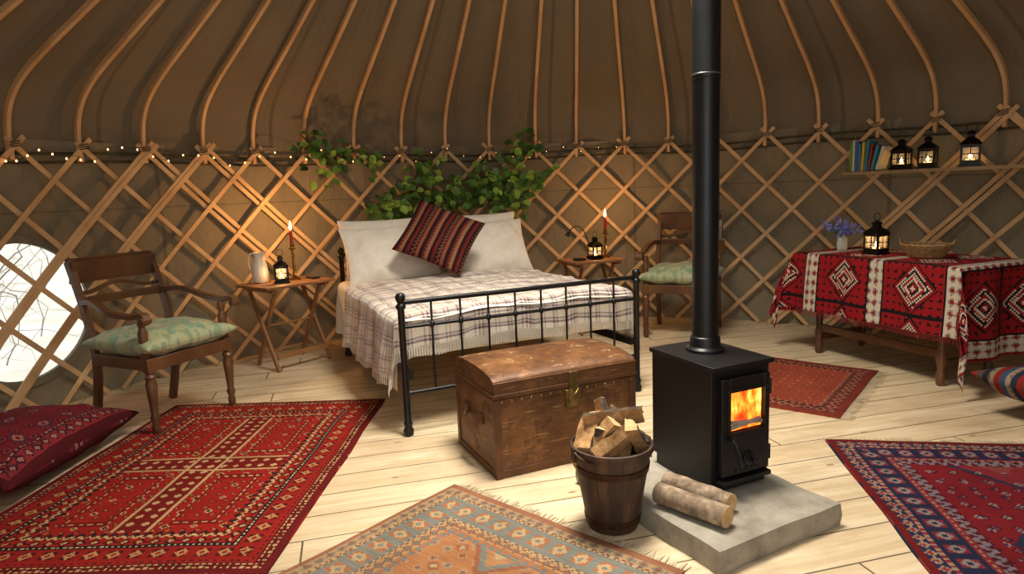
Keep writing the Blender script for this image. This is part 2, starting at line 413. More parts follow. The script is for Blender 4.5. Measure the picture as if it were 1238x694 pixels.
rug('brick_red_rug',1.07,1.0,c_,math.atan2(e1.y,e1.x),m4,fl_=.07)
# ---------------------------------------------------------------- generic materials
m_iron=simple('black_iron',C('#121212'),C('#1c1b1a'),.38,.4,scale=20,bs=.05)
m_dkw=simple('dark_mahogany',C('#472a19'),C('#6b4627'),.42,scale=6,stretch=(1,1,.3),bs=.1,coat=.15)
m_tbl=simple('teak_slats',C('#7d5233'),C('#9c6f44'),.5,scale=7,bs=.1)
m_cream=simple('cream_linen',C('#e0d5c2'),C('#ebe2d2'),.9,scale=20,bs=.2,sheen=.2)
m_brass=simple('aged_brass',C('#8c6a2e'),C('#b58d45'),.3,1,scale=20,bs=.05)
m_redwax=simple('red_wax',C('#b3141a'),C('#c21d20'),.4)
m_flame=emis('candle_flame',(1,.62,.2,1),45)
m_tin=simple('dark_tin',C('#15120f'),C('#241e18'),.4,.7,scale=30,bs=.05)
m_glass,nt,pp=newmat('lantern_glass')
pp.inputs['Base Color'].default_value=(1,.95,.85,1); pp.inputs['Roughness'].default_value=.05
pp.inputs['Alpha'].default_value=.10
m_wax=emis('tealight_glow',(1,.45,.12,1),3.5)
# ---------------------------------------------------------------- bed
BED=(.09,3.71,0); BRZ=math.atan2(.62,1.38)
m_plaid,nt,pp=newmat('plaid_wool')
u,v,_=uvxy(nt,'UV')
def stripes(t):
    a=fr(t/.30)
    c=ramp(nt,a,[(0,C('#e6dccd')),(.12,C('#948088')),(.16,C('#e6dccd')),(.21,C('#5f3844')),(.25,C('#e6dccd')),(.28,C('#5f3844')),(.32,C('#b9aba4')),(.40,C('#e6dccd')),(.54,C('#9a8c94')),(.57,C('#e6dccd')),(.62,C('#84524c')),(.64,C('#e6dccd')),(.8,C('#6e5862')),(.84,C('#cfc3b6')),(.88,C('#7d6b72')),(.91,C('#e6dccd'))],'CONSTANT')
    return c
c=mix(nt,.5,stripes(u+.05),stripes(v)); c=mix(nt,.5,c,stripes(v),'MULTIPLY')
nn=noi(nt,coords(nt,'UV'),160,2); c=mix(nt,.3,c,ramp(nt,nn,[(.3,g(.3)),(.7,g(.8))]),'OVERLAY')
setc(nt,pp,c); pp.inputs['Roughness'].default_value=.95; pp.inputs['Sheen Weight'].default_value=.3
bump(nt,pp,nn,.5,.004)
mb=MB()
HW=.75
def post(x,y,h,hd=.0):
    mb.lathe([(.012,0),(.026,.004),(.03,.03),(.02,.05),(.026,.07),(.019,.085),(.019,h-.05),(.027,h-.045),(.027,h-.03),(.016,h-.02),(.024,h),(.028,h+.012),(.022,h+.032),(0,h+.04)],16,(x,y,0),0)
for x in (-HW,HW): post(x,0,.75); post(x*.93,2.03,.86)
mb.tube([(-HW,0,.735),(HW,0,.735)],.014,10,0)
mb.tube([(-HW,0,.60),(HW,0,.60)],.010,8,0)
mb.tube([(-HW,0,.235),(HW,0,.235)],.012,8,0)
for i in range(1,9):
    x=-HW+2*HW*i/9
    mb.tube([(x,0,.235),(x,0,.735)],.0065,8,0)
    mb.lathe([(.007,-.02),(.016,-.008),(.016,.008),(.007,.02)],10,(x,0,.60),0)
HB=HW*.93
mb.tube([(-HB,2.03,.84),(HB,2.03,.84)],.014,10,0); mb.tube([(-HB,2.03,.4),(HB,2.03,.4)],.012,8,0)
for i in range(1,9):
    x=-HB+2*HB*i/9; mb.tube([(x,2.03,.4),(x,2.03,.84)],.0065,8,0)
for sx in (-1,1): mb.strip([(sx*(HW-.03),.0,.33),(sx*(HB-.03),2.03,.33)],(0,0,1),.03,.045,0)
def rbox(mb,c,d,rr,mat,n=5):
    x,y,z=[k/2 for k in d]
    def ring(ins,zz_):
        P=[]
        rc=max(.001,rr*1.6-ins)
        for qx,qy,a0 in ((1,1,0),(-1,1,90),(-1,-1,180),(1,-1,270)):
            for k in range(n+1):
                a=math.radians(a0+90*k/n); P.append(V((c[0]+qx*(x-ins-rc)+rc*math.cos(a),c[1]+qy*(y-ins-rc)+rc*math.sin(a),zz_)))
        return P
    rings=[]
    for k in range(n+1):
        a=math.pi/2*k/n; rings.append(ring(rr*(1-math.sin(a)),c[2]-z+rr*(1-math.cos(a))))
    for k in range(n+1):
        a=math.pi/2*k/n; rings.append(ring(rr*(1-math.cos(a)),c[2]+z-rr*(1-math.sin(a))))
    m=len(rings[0]); vs=[q for r_ in rings for q in r_]; fs=[]
    for i in range(len(rings)-1):
        for k in range(m): fs.append((i*m+k,i*m+(k+1)%m,(i+1)*m+(k+1)%m,(i+1)*m+k))
    fs.append(tuple(range(m))[::-1]); fs.append(tuple((len(rings)-1)*m+k for k in range(m)))
    mb.add(vs,fs,mat)
rbox(mb,(0,1.04,.51),(1.40,1.90,.22),.05,1)
def drape(hw,y0,top,amp,fn_off,seed,flare=.06,wk=1.0):
    def fn(s_,t):
        ds=max(0,abs(s_)-hw); dt=max(0,y0-t); sg=1 if s_>0 else -1
        cr=.05
        def bend(d,fl_):
            if d<cr*1.57: a=d/cr; return cr*math.sin(a),cr*(1-math.cos(a))
            return cr+(d-cr*1.57)*fl_,cr+(d-cr*1.57)
        ox,zx=bend(ds,flare); oy,zy=bend(dt,.03)
        xx=sg*(hw+ox) if ds>0 else s_
        yy=y0-oy if dt>0 else t
        dz=math.hypot(zx,zy) if (ds>0 and dt>0) else zx+zy
        rip=amp*(math.sin(t*13+seed)+.6*math.sin(t*29+seed*2))*min(1,zx*4)
        rip2=amp*.5*(math.sin(s_*17+seed)+.5*math.sin(s_*31))*min(1,zy*4)
        w=.013*noise.noise(V((s_*3+seed,t*3,0)))+.006*noise.noise(V((s_*9,t*9,seed)))
        w+=wk*.012*max(0,1-abs(noise.noise(V((s_*2.6+t*1.5,t*4.5-s_,seed+3))))*5)
        side=sg*(fn_off+rip) if ds>0 else 0
        crown=.025*(1-(min(abs(s_),hw)/hw)**2)
        return V((xx+side,yy-(fn_off+rip2 if dt>0 else 0),top+fn_off+crown+w-dz))
    return fn
f1=drape(.70,.10,.625,.014,.004,1,wk=0)
mb.grid(f1,frange(-1.13,1.0,76),frange(.06,1.95,70),1)
f2=drape(.72,.13,.632,.018,.014,4,.14)
SL,SR,T0,T1=-1.10,1.10,-.09,1.50
uu=frange(SL,SR,130); vv=frange(T0,T1,110)
mb.grid(f2,uu,vv,2)
def fringe(fn,edge,dirn,n):
    for i in range(n):
        a=edge(i/n); b=edge((i+.55)/n); e=dirn
        P=fn(*a);Q=fn(*b)
        P2=fn(a[0]+e[0]*.055,a[1]+e[1]*.055); Q2=fn(b[0]+e[0]*.055,b[1]+e[1]*.055)
        mb.add([P,Q,Q2,P2],[(0,1,2,3)],3)
fringe(f2,lambda t:(SL,T0+(T1-T0)*t),(-1,0),110)
fringe(f2,lambda t:(SR,T0+(T1-T0)*t),(1,0),110)
fringe(f2,lambda t:(SL+(SR-SL)*t,T0),(0,-1),150)
for (x,y,z,ti,rz_,w,h) in ((-.34,1.88,.88,70,4,.76,.50),(.44,1.88,.88,70,-3,.76,.50),(-.35,1.74,.84,58,3,.76,.50),(.46,1.76,.84,58,-4,.76,.50)):
    M=Matrix.Translation((x,y,z))@RZ(math.radians(rz_)).to_4x4()@RX(math.radians(ti)).to_4x4()
    mb.pillow(w,h,.18,M,1,wr=.009,seed=x*9+y*3)
mb.obj('iron_double_bed',[m_iron,m_cream,m_plaid,m_cream],BED,BRZ,smooth=60)
def kilim(name,cols,per,along='u'):
    m,nt,pp=newmat(name); u,v,_=uvxy(nt,'UV')
    if along=='v': u,v=v,u
    a=fr(u/per)
    st=[(i/len(cols),c_) for i,c_ in enumerate(cols)]
    c=ramp(nt,a,st,'CONSTANT')
    z=tri(v/.03); t=fr(a*len(cols)*.5)
    mask=lt(ab(z-t*2+.5),.28)*gt(fr(a*len(cols)*.25),.5)
    c=mix(nt,mask*.55,c,cols[-1])
    nf=noi(nt,coords(nt,'UV',(30,200,1)),1.5,2)
    c=mix(nt,.35,c,ramp(nt,nf,[(.3,g(.2)),(.7,g(.8))]),'OVERLAY')
    setc(nt,pp,c); pp.inputs['Roughness'].default_value=.95; pp.inputs['Specular IOR Level'].default_value=.15; bump(nt,pp,nf,.4,.003); return m
mk1=kilim('kilim_wine',[C('#2c1012'),C('#5e1f1c'),C('#1a1214'),C('#4a1719'),C('#7a4430'),C('#231215'),C('#571a1b'),C('#80593e')],.20)
mb=MB(); M=RX(math.radians(52)).to_4x4()@RZ(math.radians(-28)).to_4x4()
mb.pillow(.56,.52,.17,M,0,wr=.004)
mb.obj('kilim_scatter_cushion',[mk1],(-.54,5.00,.975),BRZ*.4)
# ---------------------------------------------------------------- trunk
m_leather,nt,pp=newmat('worn_trunk_skin')
vec=coords(nt,'Object'); n1=noi(nt,vec,3.2,7,.75); n2=noi(nt,vec,14,5,.7); n3=noi(nt,coords(nt,'Object',(3,3,40)),3,4,.7)
c=ramp(nt,n1,[(.28,C('#38210f')),(.45,C('#633e20')),(.58,C('#80552f')),(.78,C('#a98250'))])
c=mix(nt,gt(n2,.58)*.45,c,C('#2c190f'))
c=mix(nt,gt(n3,.62)*.45,c,C('#b89b6e'))
setc(nt,pp,c); nt.links.new(ramp(nt,n2,[(.3,g(.38)),(.7,g(.66))]).o,pp.inputs['Roughness']); pp.inputs['Metallic'].default_value=.2
bump(nt,pp,n2+n1,.3,.008)
m_edge=simple('trunk_binding',C('#4a2c18'),C('#6e4626'),.5,.2,scale=12)
m_dbrass=simple('tarnished_brass',C('#6b5630'),C('#a08650'),.4,.9,scale=20,bs=.05)
mb=MB(); TW,TD=.75,.50; bh=.37
mb.box((0,0,bh/2+.006),(TW,TD,bh),0)
for sx in (-1,1):
    for sy in (-1,1): mb.box((sx*(TW/2-.012),sy*(TD/2-.012),bh/2+.003),(.035,.035,bh+.004),1)
mb.box((0,0,.02),(TW+.01,TD+.01,.035),1); mb.box((0,0,bh-.005),(TW+.012,TD+.012,.02),1)
def lid(a,b):
    t=b*math.pi; y=-math.cos(t)*TD/2*1.02; z=bh+.012
    rise=.055+.062*max(0,math.sin(t))**.6*(1-.15*abs(a)**6)
    return V((a*TW/2*1.01,y,z+rise))
bs=frange(0,1,24)
mb.grid(lid,frange(-1,1,30),bs,0)
for sy in (-1,1):
    mb.box((0,sy*TD/2*1.01,bh+.04),(TW*1.01,.012,.062),0)
for sx in (-1,1):
    P=[lid(sx,b) for b in bs]; Q=[V((q.x,q.y,bh+.008)) for q in P]
    vs=P+Q; n=len(P); mb.add(vs,[(i,i+1,n+i+1,n+i) for i in range(n-1)],0)
mb.box((0,0,bh+.02),(TW+.018,TD+.022,.018),1)
mb.box((0,-TD/2-.004,bh+.075),(TW+.012,.01,.016),1)
for i in range(15):
    mb.lathe([(.006,0),(.005,.003),(0,.004)],8,(-TW/2+.03+i*(TW-.06)/14,-TD/2-.016,bh-.005),2,RX(math.pi/2))
mb.box((.02,-TD/2-.012,bh-.045),(.075,.012,.085),2); mb.box((.02,-TD/2-.020,bh+.03),(.045,.012,.11),2)
mb.lathe([(.028,0),(.028,.008),(.012,.012),(0,.012)],16,(.02,-TD/2-.018,bh-.05),2,RX(math.pi/2))
mb.tube([(.02-.02,-TD/2-.03,bh+.0),(.02,-TD/2-.036,bh-.02),(.02+.02,-TD/2-.03,bh)],.004,6,2)
mb.tube(cat([(-TW/2-.006,-.09,.24),(-TW/2-.03,-.07,.215),(-TW/2-.035,0,.205),(-TW/2-.03,.07,.215),(-TW/2-.006,.09,.24)]),.010,8,1)
for sy in (-.09,.09): mb.box((-TW/2-.006,sy,.245),(.01,.035,.05),1)
tr_rz=math.atan2(.41,.912)
e1=V((.912,.41,0)); e2=V((-.41,.912,0)); tc=V((-.10,2.80,0))+e1*TW/2+e2*TD/2
mb.obj('steamer_trunk',[m_leather,m_edge,m_dbrass],tc,tr_rz,bevel=.006)
# ---------------------------------------------------------------- hearth slab & stove
m_slab,nt,pp=newmat('hearth_stone'); vec=coords(nt,'Object'); n1=noi(nt,vec,5,6,.7); n2=noi(nt,vec,60,3)
setc(nt,pp,ramp(nt,n1,[(.3,C('#6e675b')),(.5,C('#938b7b')),(.75,C('#b3ab99'))])); pp.inputs['Roughness'].default_value=.8
bump(nt,pp,n1*.6+n2*.2,.6,.012)
SRZ=math.radians(28); E1=V((math.cos(SRZ),math.sin(SRZ),0)); E2=V((-math.sin(SRZ),math.cos(SRZ),0))
mb=MB()
def rough(a,b,zc=.088):
    return V((a,b,zc+.003*noise.noise(V((a*6,b*6,0)))))
sw,sd=.62,.84
def se(a,b): return a+.008*noise.noise(V((b*7,1,a))),b+.008*noise.noise(V((a*7,5,b)))
per=[(a,-sd/2) for a in frange(-sw/2,sw/2,20)]+[(sw/2,b) for b in frange(-sd/2,sd/2,24)][1:]+[(a,sd/2) for a in frange(sw/2,-sw/2,20)][1:]+[(-sw/2,b) for b in frange(sd/2,-sd/2,24)][1:]
mb.grid(lambda a,b:V((*se(a,b),rough(a,b).z)),frange(-sw/2,sw/2,20),frange(-sd/2,sd/2,24),0)
vs=[];n=len(per)
for a,b in per:
    x_,y_=se(a,b); t=rough(a,b); k=.012*noise.noise(V((a*14,b*14,2)))
    vs+=[V((x_,y_,t.z)),V((x_*1.012+k,y_*1.012+k,.045)),V((x_,y_,.001))]
mb.add(vs,[(3*i+j,3*i+j+1,3*i+j+4,3*i+j+3) for i in range(n-1) for j in (0,1)],0)
sc0=V((.65,2.0,0))+E1*sw/2+E2*sd/2
mb.obj('hearth_stone_slab',[m_slab],sc0,SRZ,smooth=50)
m_stv=simple('stove_black',C('#111111'),C('#1b1a19'),.45,.3,scale=14,bs=.08)
m_stv2=simple('stove_pipe_black',C('#17181a'),C('#202123'),.38,.5,scale=10,bs=.03)
m_seam=simple('flue_seam_steel',C('#5a5b5c'),C('#6d6e6e'),.35,.8)
m_fire,nt,pp=newmat('wood_fire'); vec=coords(nt,'Object',(1,1,.5)); n1=noi(nt,vec,24,4,.6)
cf=ramp(nt,n1,[(.30,(.12,.004,0,1)),(.42,(.8,.05,.003,1)),(.54,(1,.2,.015,1)),(.68,(1,.5,.1,1))])
nt.links.new(cf.o,pp.inputs['Emission Color']); pp.inputs['Base Color'].default_value=(.1,.02,.01,1)
pp.inputs['Emission Strength'].default_value=3.2
mb=MB(); w,d=.290,.385; z0=.090; zt=.605
STV=V((.75,2.385,0)); SR_=math.radians(24)
mb.box((w/2,d/2,z0+.03),(w*.96,d*.9,.06),0)
mb.box((w/2,d/2+.006,(z0+.05+zt-.02)/2),(w,d-.012,zt-.02-z0-.05),0)
mb.box((w/2,d/2,zt-.008),(w+.018,d+.018,.018),0)
dl,dr,db,dt_=.026,w-.024,z0+.075,zt-.05
wl,wr,wb,wt=.066,w-.052,z0+.25,zt-.105
yf=-.006
def fb(x0,x1,za,zb,y=yf,t=.026,m=0): mb.box(((x0+x1)/2,y,(za+zb)/2),(x1-x0,t,zb-za),m)
fb(dl,wl,db,dt_);fb(wr,dr,db,dt_);fb(wl,wr,wt,dt_);fb(wl,wr,db,wb)
fb(wl-.012,wl,wb-.012,wt+.012,-.014,.02);fb(wr,wr+.012,wb-.012,wt+.012,-.014,.02);fb(wl,wr,wt,wt+.012,-.014,.02);fb(wl,wr,wb-.012,wb,-.014,.02)
mb.box(((wl+wr)/2,.003,(wb+wt)/2),(wr-wl,.012,wt-wb),3)
for k,(xa,za,xb,zb) in enumerate(((wl,wb+.012,wr-.01,wb+.03),(wl+.01,wb+.035,wr,wb+.018))):
    mb.tube([(xa,-.006,za),(xb,-.006,zb)],.009,8,2)
for z in (db+.06,dt_-.06): mb.lathe([(.009,-.03),(.009,.03)],10,(dr+.006,-.01,z),0)
mb.lathe([(.012,0),(.012,.04),(.006,.045)],10,(dl+.03,-.015,wb-.02),1,RX(math.pi/2))
mb.tube(cat([(dl+.03,-.055,wb-.02),(dl+.032,-.066,wb-.04),(dl+.045,-.07,wb-.09),(dl+.05,-.068,wb-.12)]),[.007]*6+[.008]*6+[.010]*6+[.009],10,1)
mb.lathe([(.030,0),(.030,.008),(.008,.010),(.008,.03),(.014,.034),(.012,.042),(0,.043)],20,((wl+wr)/2+.01,-.018,db+.055),1,RX(math.pi/2))
for k in range(-2,3): mb.box(((wl+wr)/2+k*.028,-.020,db+.018),(.012,.006,.012),1)
fb(.02,w-.02,z0+.045,z0+.062,-.01,.04)
mb.box((w/2,-.004,z0+.028),(w*.7,.012,.02),1)
cxp,cyp=w/2+.012,d*.60
mb.lathe([(.080,zt),(.080,zt+.012),(.064,zt+.022),(.060,zt+.06),(.053,zt+.065),(.053,zt+1.10),(.056,zt+1.102),(.056,zt+1.125),(.055,zt+1.127),(.055,zt+2.4),(.055,3.42)],32,(cxp,cyp,0),1)
mb.lathe([(.0565,zt+1.112),(.058,zt+1.116),(.0565,zt+1.12)],32,(cxp,cyp,0),4)
mb.obj('wood_burning_stove',[m_stv,m_stv2,m_tw,m_fire,m_seam],STV,SR_,bevel=.003)
m_bark,nt,pp=newmat('birch_bark'); vec=coords(nt,'Object',(1,1,1)); n1=noi(nt,vec,18,6,.7)
setc(nt,pp,ramp(nt,n1,[(.3,C('#514334')),(.5,C('#84705a')),(.7,C('#b5a184'))])); pp.inputs['Roughness'].default_value=.9; bump(nt,pp,n1,.6,.01)
m_cut=simple('cut_wood',C('#b38a58'),C('#dcb985'),.8,scale=18,bs=.4)
m_dbark=simple('dark_bark',C('#2e2118'),C('#63503c'),.95,scale=26,bs=.7,bd=.006)
m_split,nt,pp=newmat('split_timber'); vec=coords(nt,'Object'); n1=noi(nt,vec,20,6,.75); n2=noi(nt,vec,7,3)
c=ramp(nt,n1,[(.3,C('#6e4c2c')),(.5,C('#a67c4c')),(.72,C('#d0aa76'))]); c=mix(nt,gt(n2,.55)*.3,c,C('#7d5734'))
setc(nt,pp,c); pp.inputs['Roughness'].default_value=.85; bump(nt,pp,n1,.7,.008)
def log(mb,a,b,rad,seed=0):
    a=V(a);b=V(b); n=10; pts=[]; rs=[]
    for i in range(n+1):
        t=i/n; pts.append(a.lerp(b,t)+V((noise.noise(V((t*3,seed,0))),noise.noise(V((t*3,seed,5))),0))*.006); rs.append(rad*(1+.10*noise.noise(V((t*5,seed,9)))))
    mb.tube(pts,rs,18,0,False)
    for q,dr_,rr in ((pts[0],(pts[0]-pts[1]).normalized(),rs[0]),(pts[-1],(pts[-1]-pts[-2]).normalized(),rs[-1])):
        rot=dr_.to_track_quat('Z','Y').to_matrix()
        mb.lathe([(rr*1.0,-.002),(rr*.97,.001),(rr*.4,.002),(0,.002)],18,q,1,rot)
mb=MB()
def sl(a,b,z): v=sc0+E1*a+E2*b; return (v.x,v.y,z)
log(mb,sl(-.15,.02,.129),sl(-.085,-.26,.129),.037,1)
log(mb,sl(-.25,-.05,.132),sl(-.175,-.33,.132),.040,2)
mb.obj('firewood_logs',[m_bark,m_cut])
# bucket: staved timber with iron hoops
m_bkt,nt,pp=newmat('aged_bucket'); vec=coords(nt,'Object',(1,1,.25)); n1=noi(nt,vec,16,5,.65)
x,y,z=uvxy(nt,'Object'); an=MM('ARCTAN2',y,x); stv=lt(fr(an*18/6.2832),.07)
c=ramp(nt,n1,[(.3,C('#22150e')),(.55,C('#402a1a')),(.75,C('#654429'))]); c=mix(nt,stv*.7,c,C('#100a07'))
setc(nt,pp,c); pp.inputs['Roughness'].default_value=.6
bump(nt,pp,n1-stv*.5,.5,.008)
m_hoop=simple('rusty_hoop',C('#2a1a12'),C('#4a2e1c'),.55,.6,scale=20)
mb=MB()
mb.lathe([(0,.004),(.095,.004),(.10,.02),(.125,.17),(.150,.318),(.157,.322),(.157,.335),(.150,.337),(.146,.33),(.12,.17),(.092,.02),(0,.02)],40,(0,0,0),0)
mb.lathe([(.1015,.03),(.106,.032),(.109,.055),(.1055,.057)],40,(0,0,0),1); mb.lathe([(.136,.235),(.141,.237),(.145,.262),(.141,.264)],40,(0,0,0),1)
hp=[(.16*math.cos(t),-.02-.10*math.sin(t),.325-.035*math.sin(t)) for t in frange(0,math.pi,16)]
mb.tube(hp,.005,8,1)
for sx in (-1,1): mb.box((sx*.156,0,.31),(.012,.03,.05),1)
def split(mb,c,rot,L=.22,rad=.06,ang=110,seed=0):
    n=8; P=[V((-rad*.2,0,0))]+[V((rad*math.cos(math.radians(ang*k/n-ang/2))-rad*.2,rad*math.sin(math.radians(ang*k/n-ang/2)),0)) for k in range(n+1)]
    M=Matrix.Translation(V(c))@rot.to_4x4(); m=len(P); NS=6
    rows=[]
    for j in range(NS+1):
        t=j/NS; row=[]
        for i,q in enumerate(P):
            nz=V((noise.noise(V((i*.9+seed,t*4,0))),noise.noise(V((i*.9,t*4+seed,7))),0))*rad*.22
            row.append(M@V((q.x+nz.x,q.y+nz.y,(t-.5)*L+(.012*noise.noise(V((i,seed,3))) if j in (0,NS) else 0))))
        rows.append(row)
    for j in range(NS):
        for k in range(m):
            mb.add([rows[j][k],rows[j][(k+1)%m],rows[j+1][(k+1)%m],rows[j+1][k]],[(0,1,2,3)],2 if (0<k<m-1) else 3)
    mb.add(rows[0],[tuple(range(m))[::-1]],4); mb.add(rows[-1],[tuple(range(m))],4)
for k,(c3,ax,ay,az_) in enumerate((((-.08,-.03,.34),38,0,60),((.07,-.05,.34),42,20,-50),((-.01,.07,.36),32,60,170),((.08,.05,.36),50,40,230),((-.02,-.075,.355),68,120,100),((.02,.02,.415),82,10,65),((-.085,.05,.375),60,80,140),((.03,.0,.30),12,-10,90),((-.03,.0,.31),-10,140,200))):
    split(mb,c3,RZ(math.radians(az_))@RX(math.radians(ax))@RZ(math.radians(ay*3)),RN.uniform(.18,.24),RN.uniform(.042,.055),RN.choice([90,130,150]),k*3.1)
mb.obj('log_bucket',[m_bkt,m_hoop,m_dbark,m_split,m_cut],(.355,2.37,0),.3,smooth=35)
# ---------------------------------------------------------------- chairs
m_dam,nt,pp=newmat('green_damask'); u,v,_=uvxy(nt,'UV'); vo=nt.nodes.new('ShaderNodeTexVoronoi'); vo.inputs['Scale'].default_value=14; nt.links.new(coords(nt,'UV'),vo.inputs['Vector'])
n1=noi(nt,coords(nt,'UV'),22,3)
c=mix(nt,gt(X(nt,vo.outputs[0])+n1*.5,.62)*.8,C('#7f9c7c'),C('#aeac80')); c=mix(nt,gt(n1,.54)*.5,c,C('#557a5e'))
setc(nt,pp,c); pp.inputs['Roughness'].default_value=.6; pp.inputs['Sheen Weight'].default_value=.2; bump(nt,pp,n1,.2,.004)
m_cane=simple('cane_seat',C('#a98452'),C('#c29c66'),.7,scale=60)
def chair(name,loc,rz,s=1.0):
    mb=MB(); W,D=.56,.50
    turned=[(.014,0),(.020,.01),(.022,.05),(.017,.07),(.026,.10),(.019,.12),(.024,.2),(.031,.29),(.024,.31),(.031,.33),(.022,.345),(.030,.36)]
    for sx in (-1,1):
        mb.lathe(turned,16,(sx*(W/2-.025),-D/2+.025,0),0)
        mb.box((sx*(W/2-.025),-D/2+.025,.395),(.05,.05,.075),0)
        mb.lathe([(.022,.43),(.027,.45),(.015,.47),(.024,.53),(.027,.57),(.016,.6),(.024,.62),(.018,.655)],14,(sx*(W/2-.022),-D/2+.04,0),0)
        pts=cat([(sx*(W/2-.03),D/2+.06,.0),(sx*(W/2-.03),D/2-.0,.22),(sx*(W/2-.03),D/2-.02,.42),(sx*(W/2-.03),D/2+.03,.68),(sx*(W/2-.03),D/2+.12,.95)],5)
        mb.strip(pts,(1,0,0),[.045]*10+[.04]*11,.032,0)
        arm=cat([(sx*(W/2-.03),D/2+.04,.72),(sx*(W/2+.0),D/2-.12,.725),(sx*(W/2+.025),-.02,.68),(sx*(W/2+.015),-D/2+.06,.665),(sx*(W/2+.01),-D/2-.03,.675),(sx*(W/2+.01),-D/2-.055,.645)],5)
        mb.strip(arm,(0,0,1),[.035]*5+[.042]*10+[.05]*6+[.045]*5,.028,0)
        mb.lathe([(.02,-.028),(.026,0),(.02,.028)],14,(sx*(W/2+.01),-D/2-.04,.648),0,RY(math.pi/2))
        mb.box((sx*(W/2-.025),0,.395),(.032,D-.06,.065),0)
    mb.box((0,-D/2+.02,.395),(W-.06,.035,.07),0); mb.box((0,D/2-.02,.395),(W-.06,.032,.06),0)
    mb.box((0,0,.42),(W-.05,D-.05,.012),1)
    def rail(z,h,y,th=.02,bow=.035):
        pts=[(x,y+bow*(1-(x/(W/2))**2),z) for x in frange(-W/2+.02,W/2-.02,12)]
        mb.strip(pts,(0,1,.25),[h]*13,th,0)
    rail(.885,.13,D/2+.085); rail(.945,.035,D/2+.112,.03); rail(.72,.045,D/2+.035)
    mb.strip([(x,D/2+.06+.035*(1-(x/(W/2))**2),.785+.02*math.cos(x*16)) for x in frange(-W/2+.02,W/2-.02,16)],(0,1,.25),.022,.016,0)
    mb.pillow(.60,.56,.17,Matrix.Translation((0,-.01,.490)),2,wr=.006,flat=.36)
    o=mb.obj(name,[m_dkw,m_cane,m_dam],(loc[0],loc[1],0),rz,bevel=.003); o.scale=(s,s,s); return o
chair('planter_armchair',(-2.15,3.90),math.radians(64.5),1.04)
chair('planter_armchair.001',(1.49,5.60),math.radians(-24),1.08)
# ---------------------------------------------------------------- folding side tables
def ftable(name,loc,rz,L=.62,D=.46,h=.66):
    mb=MB()
    n=6
    for i in range(n):
        y=-D/2+D*(i+.5)/n; mb.box((0,y,h-.011),(L,D/n-.006,.02),0)
    for sx in (-1,1):
        mb.box((sx*(L/2-.07),0,h-.035),(.03,D-.04,.028),0)
    for sy,s2 in ((-1,1),(1,-1)):
        for sx in (-1,1):
            x=sx*(L/2-(.07 if sy<0 else .105))
            mb.strip([(x,sy*(D/2-.05),.005),(x,-sy*(D/2-.07),h-.04)],(1,0,0),.032,.02,0)
        mb.tube([(-L/2+.08,sy*(D/2-.08),.10),(L/2-.08,sy*(D/2-.08),.10)],.010,8,0)
    mb.box((0,-D/2+.07,.115),(L-.16,.02,.04),0)
    mb.tube([(-L/2+.07,.0,.335),(L/2-.07,.0,.335)],.008,8,0)
    return mb.obj(name,[m_tbl],(loc[0],loc[1],0),rz,bevel=.002)
TL=V((-1.78,5.10,0)); TLR=math.atan2(.835,.55)-math.radians(6)
ftable('folding_side_table',TL,TLR,.60,.45)
TR=V((.72,5.86,0)); TRR=math.radians(22)
ftable('folding_side_table.001',TR,TRR,.52,.42)
# ---------------------------------------------------------------- small props
def lantern(name,loc,s=1.0,lit=True,rz=.4):
    mb=MB(); a=.048
    mb.box((0,0,.006),(.112,.112,.012),0); mb.box((0,0,.018),(.096,.096,.014),0)
    for sx in (-1,1):
        for sy in (-1,1):
            mb.box((sx*a*.94,sy*a*.94,.075),(.012,.012,.11),0)
    for k in range(4):
        R3=RZ(k*math.pi/2)
        mb.box(R3@V((0,-a*.94,.075)),(.085,.0015,.10),2,R3)
        mb.box(R3@V((0,-a*.96,.075)),(.085,.003,.005),0,R3); mb.box(R3@V((0,-a*.96,.075)),(.005,.003,.10),0,R3)
        mb.box(R3@V((0,-a*.96,.030)),(.09,.004,.014),0,R3); mb.box(R3@V((0,-a*.96,.120)),(.09,.004,.014),0,R3)
    mb.lathe([(.076,.128),(.078,.132),(.060,.150),(.030,.168),(.026,.172),(.026,.188),(.034,.190),(.030,.198),(.010,.208),(.006,.214),(0,.214)],4,(0,0,0),0,RZ(math.pi/4))
    mb.lathe([(.022,.026),(.022,.044),(0,.044)],14,(0,0,0),1)
    if lit: mb.lathe([(0,.044),(.006,.05),(.0085,.058),(.005,.07),(0,.082)],10,(0,0,0),3)
    mb.tube([(.026*math.cos(t),0,.232+.026*math.sin(t)) for t in frange(-math.pi/2,1.5*math.pi,20)],.0022,6,0)
    o=mb.obj(name,[m_tin,m_wax,m_glass,m_flame],loc,rz); o.scale=(s,s,s)
    return o
def flamelight(name,loc,e,col=(1,.50,.18),rad=.02):
    l=bpy.data.lights.new(name,'POINT'); l.energy=e; l.color=col; l.shadow_soft_size=rad
    o=bpy.data.objects.new(name,l); o.location=loc; sc.collection.objects.link(o)
def on(T,rz,a,b,z): v=T+RZ(rz)@V((a,b,0)); return V((v.x,v.y,z))
q=on(TL,TLR,-.06,-.04,.661); lantern('candle_lantern',q,1.0); flamelight('lantern_glow',q+V((0,0,.11)),1.8)
q=on(TR,TRR,.02,-.05,.661); lantern('candle_lantern.001',q,.95); flamelight('lantern_glow.001',q+V((0,0,.11)),1.2)
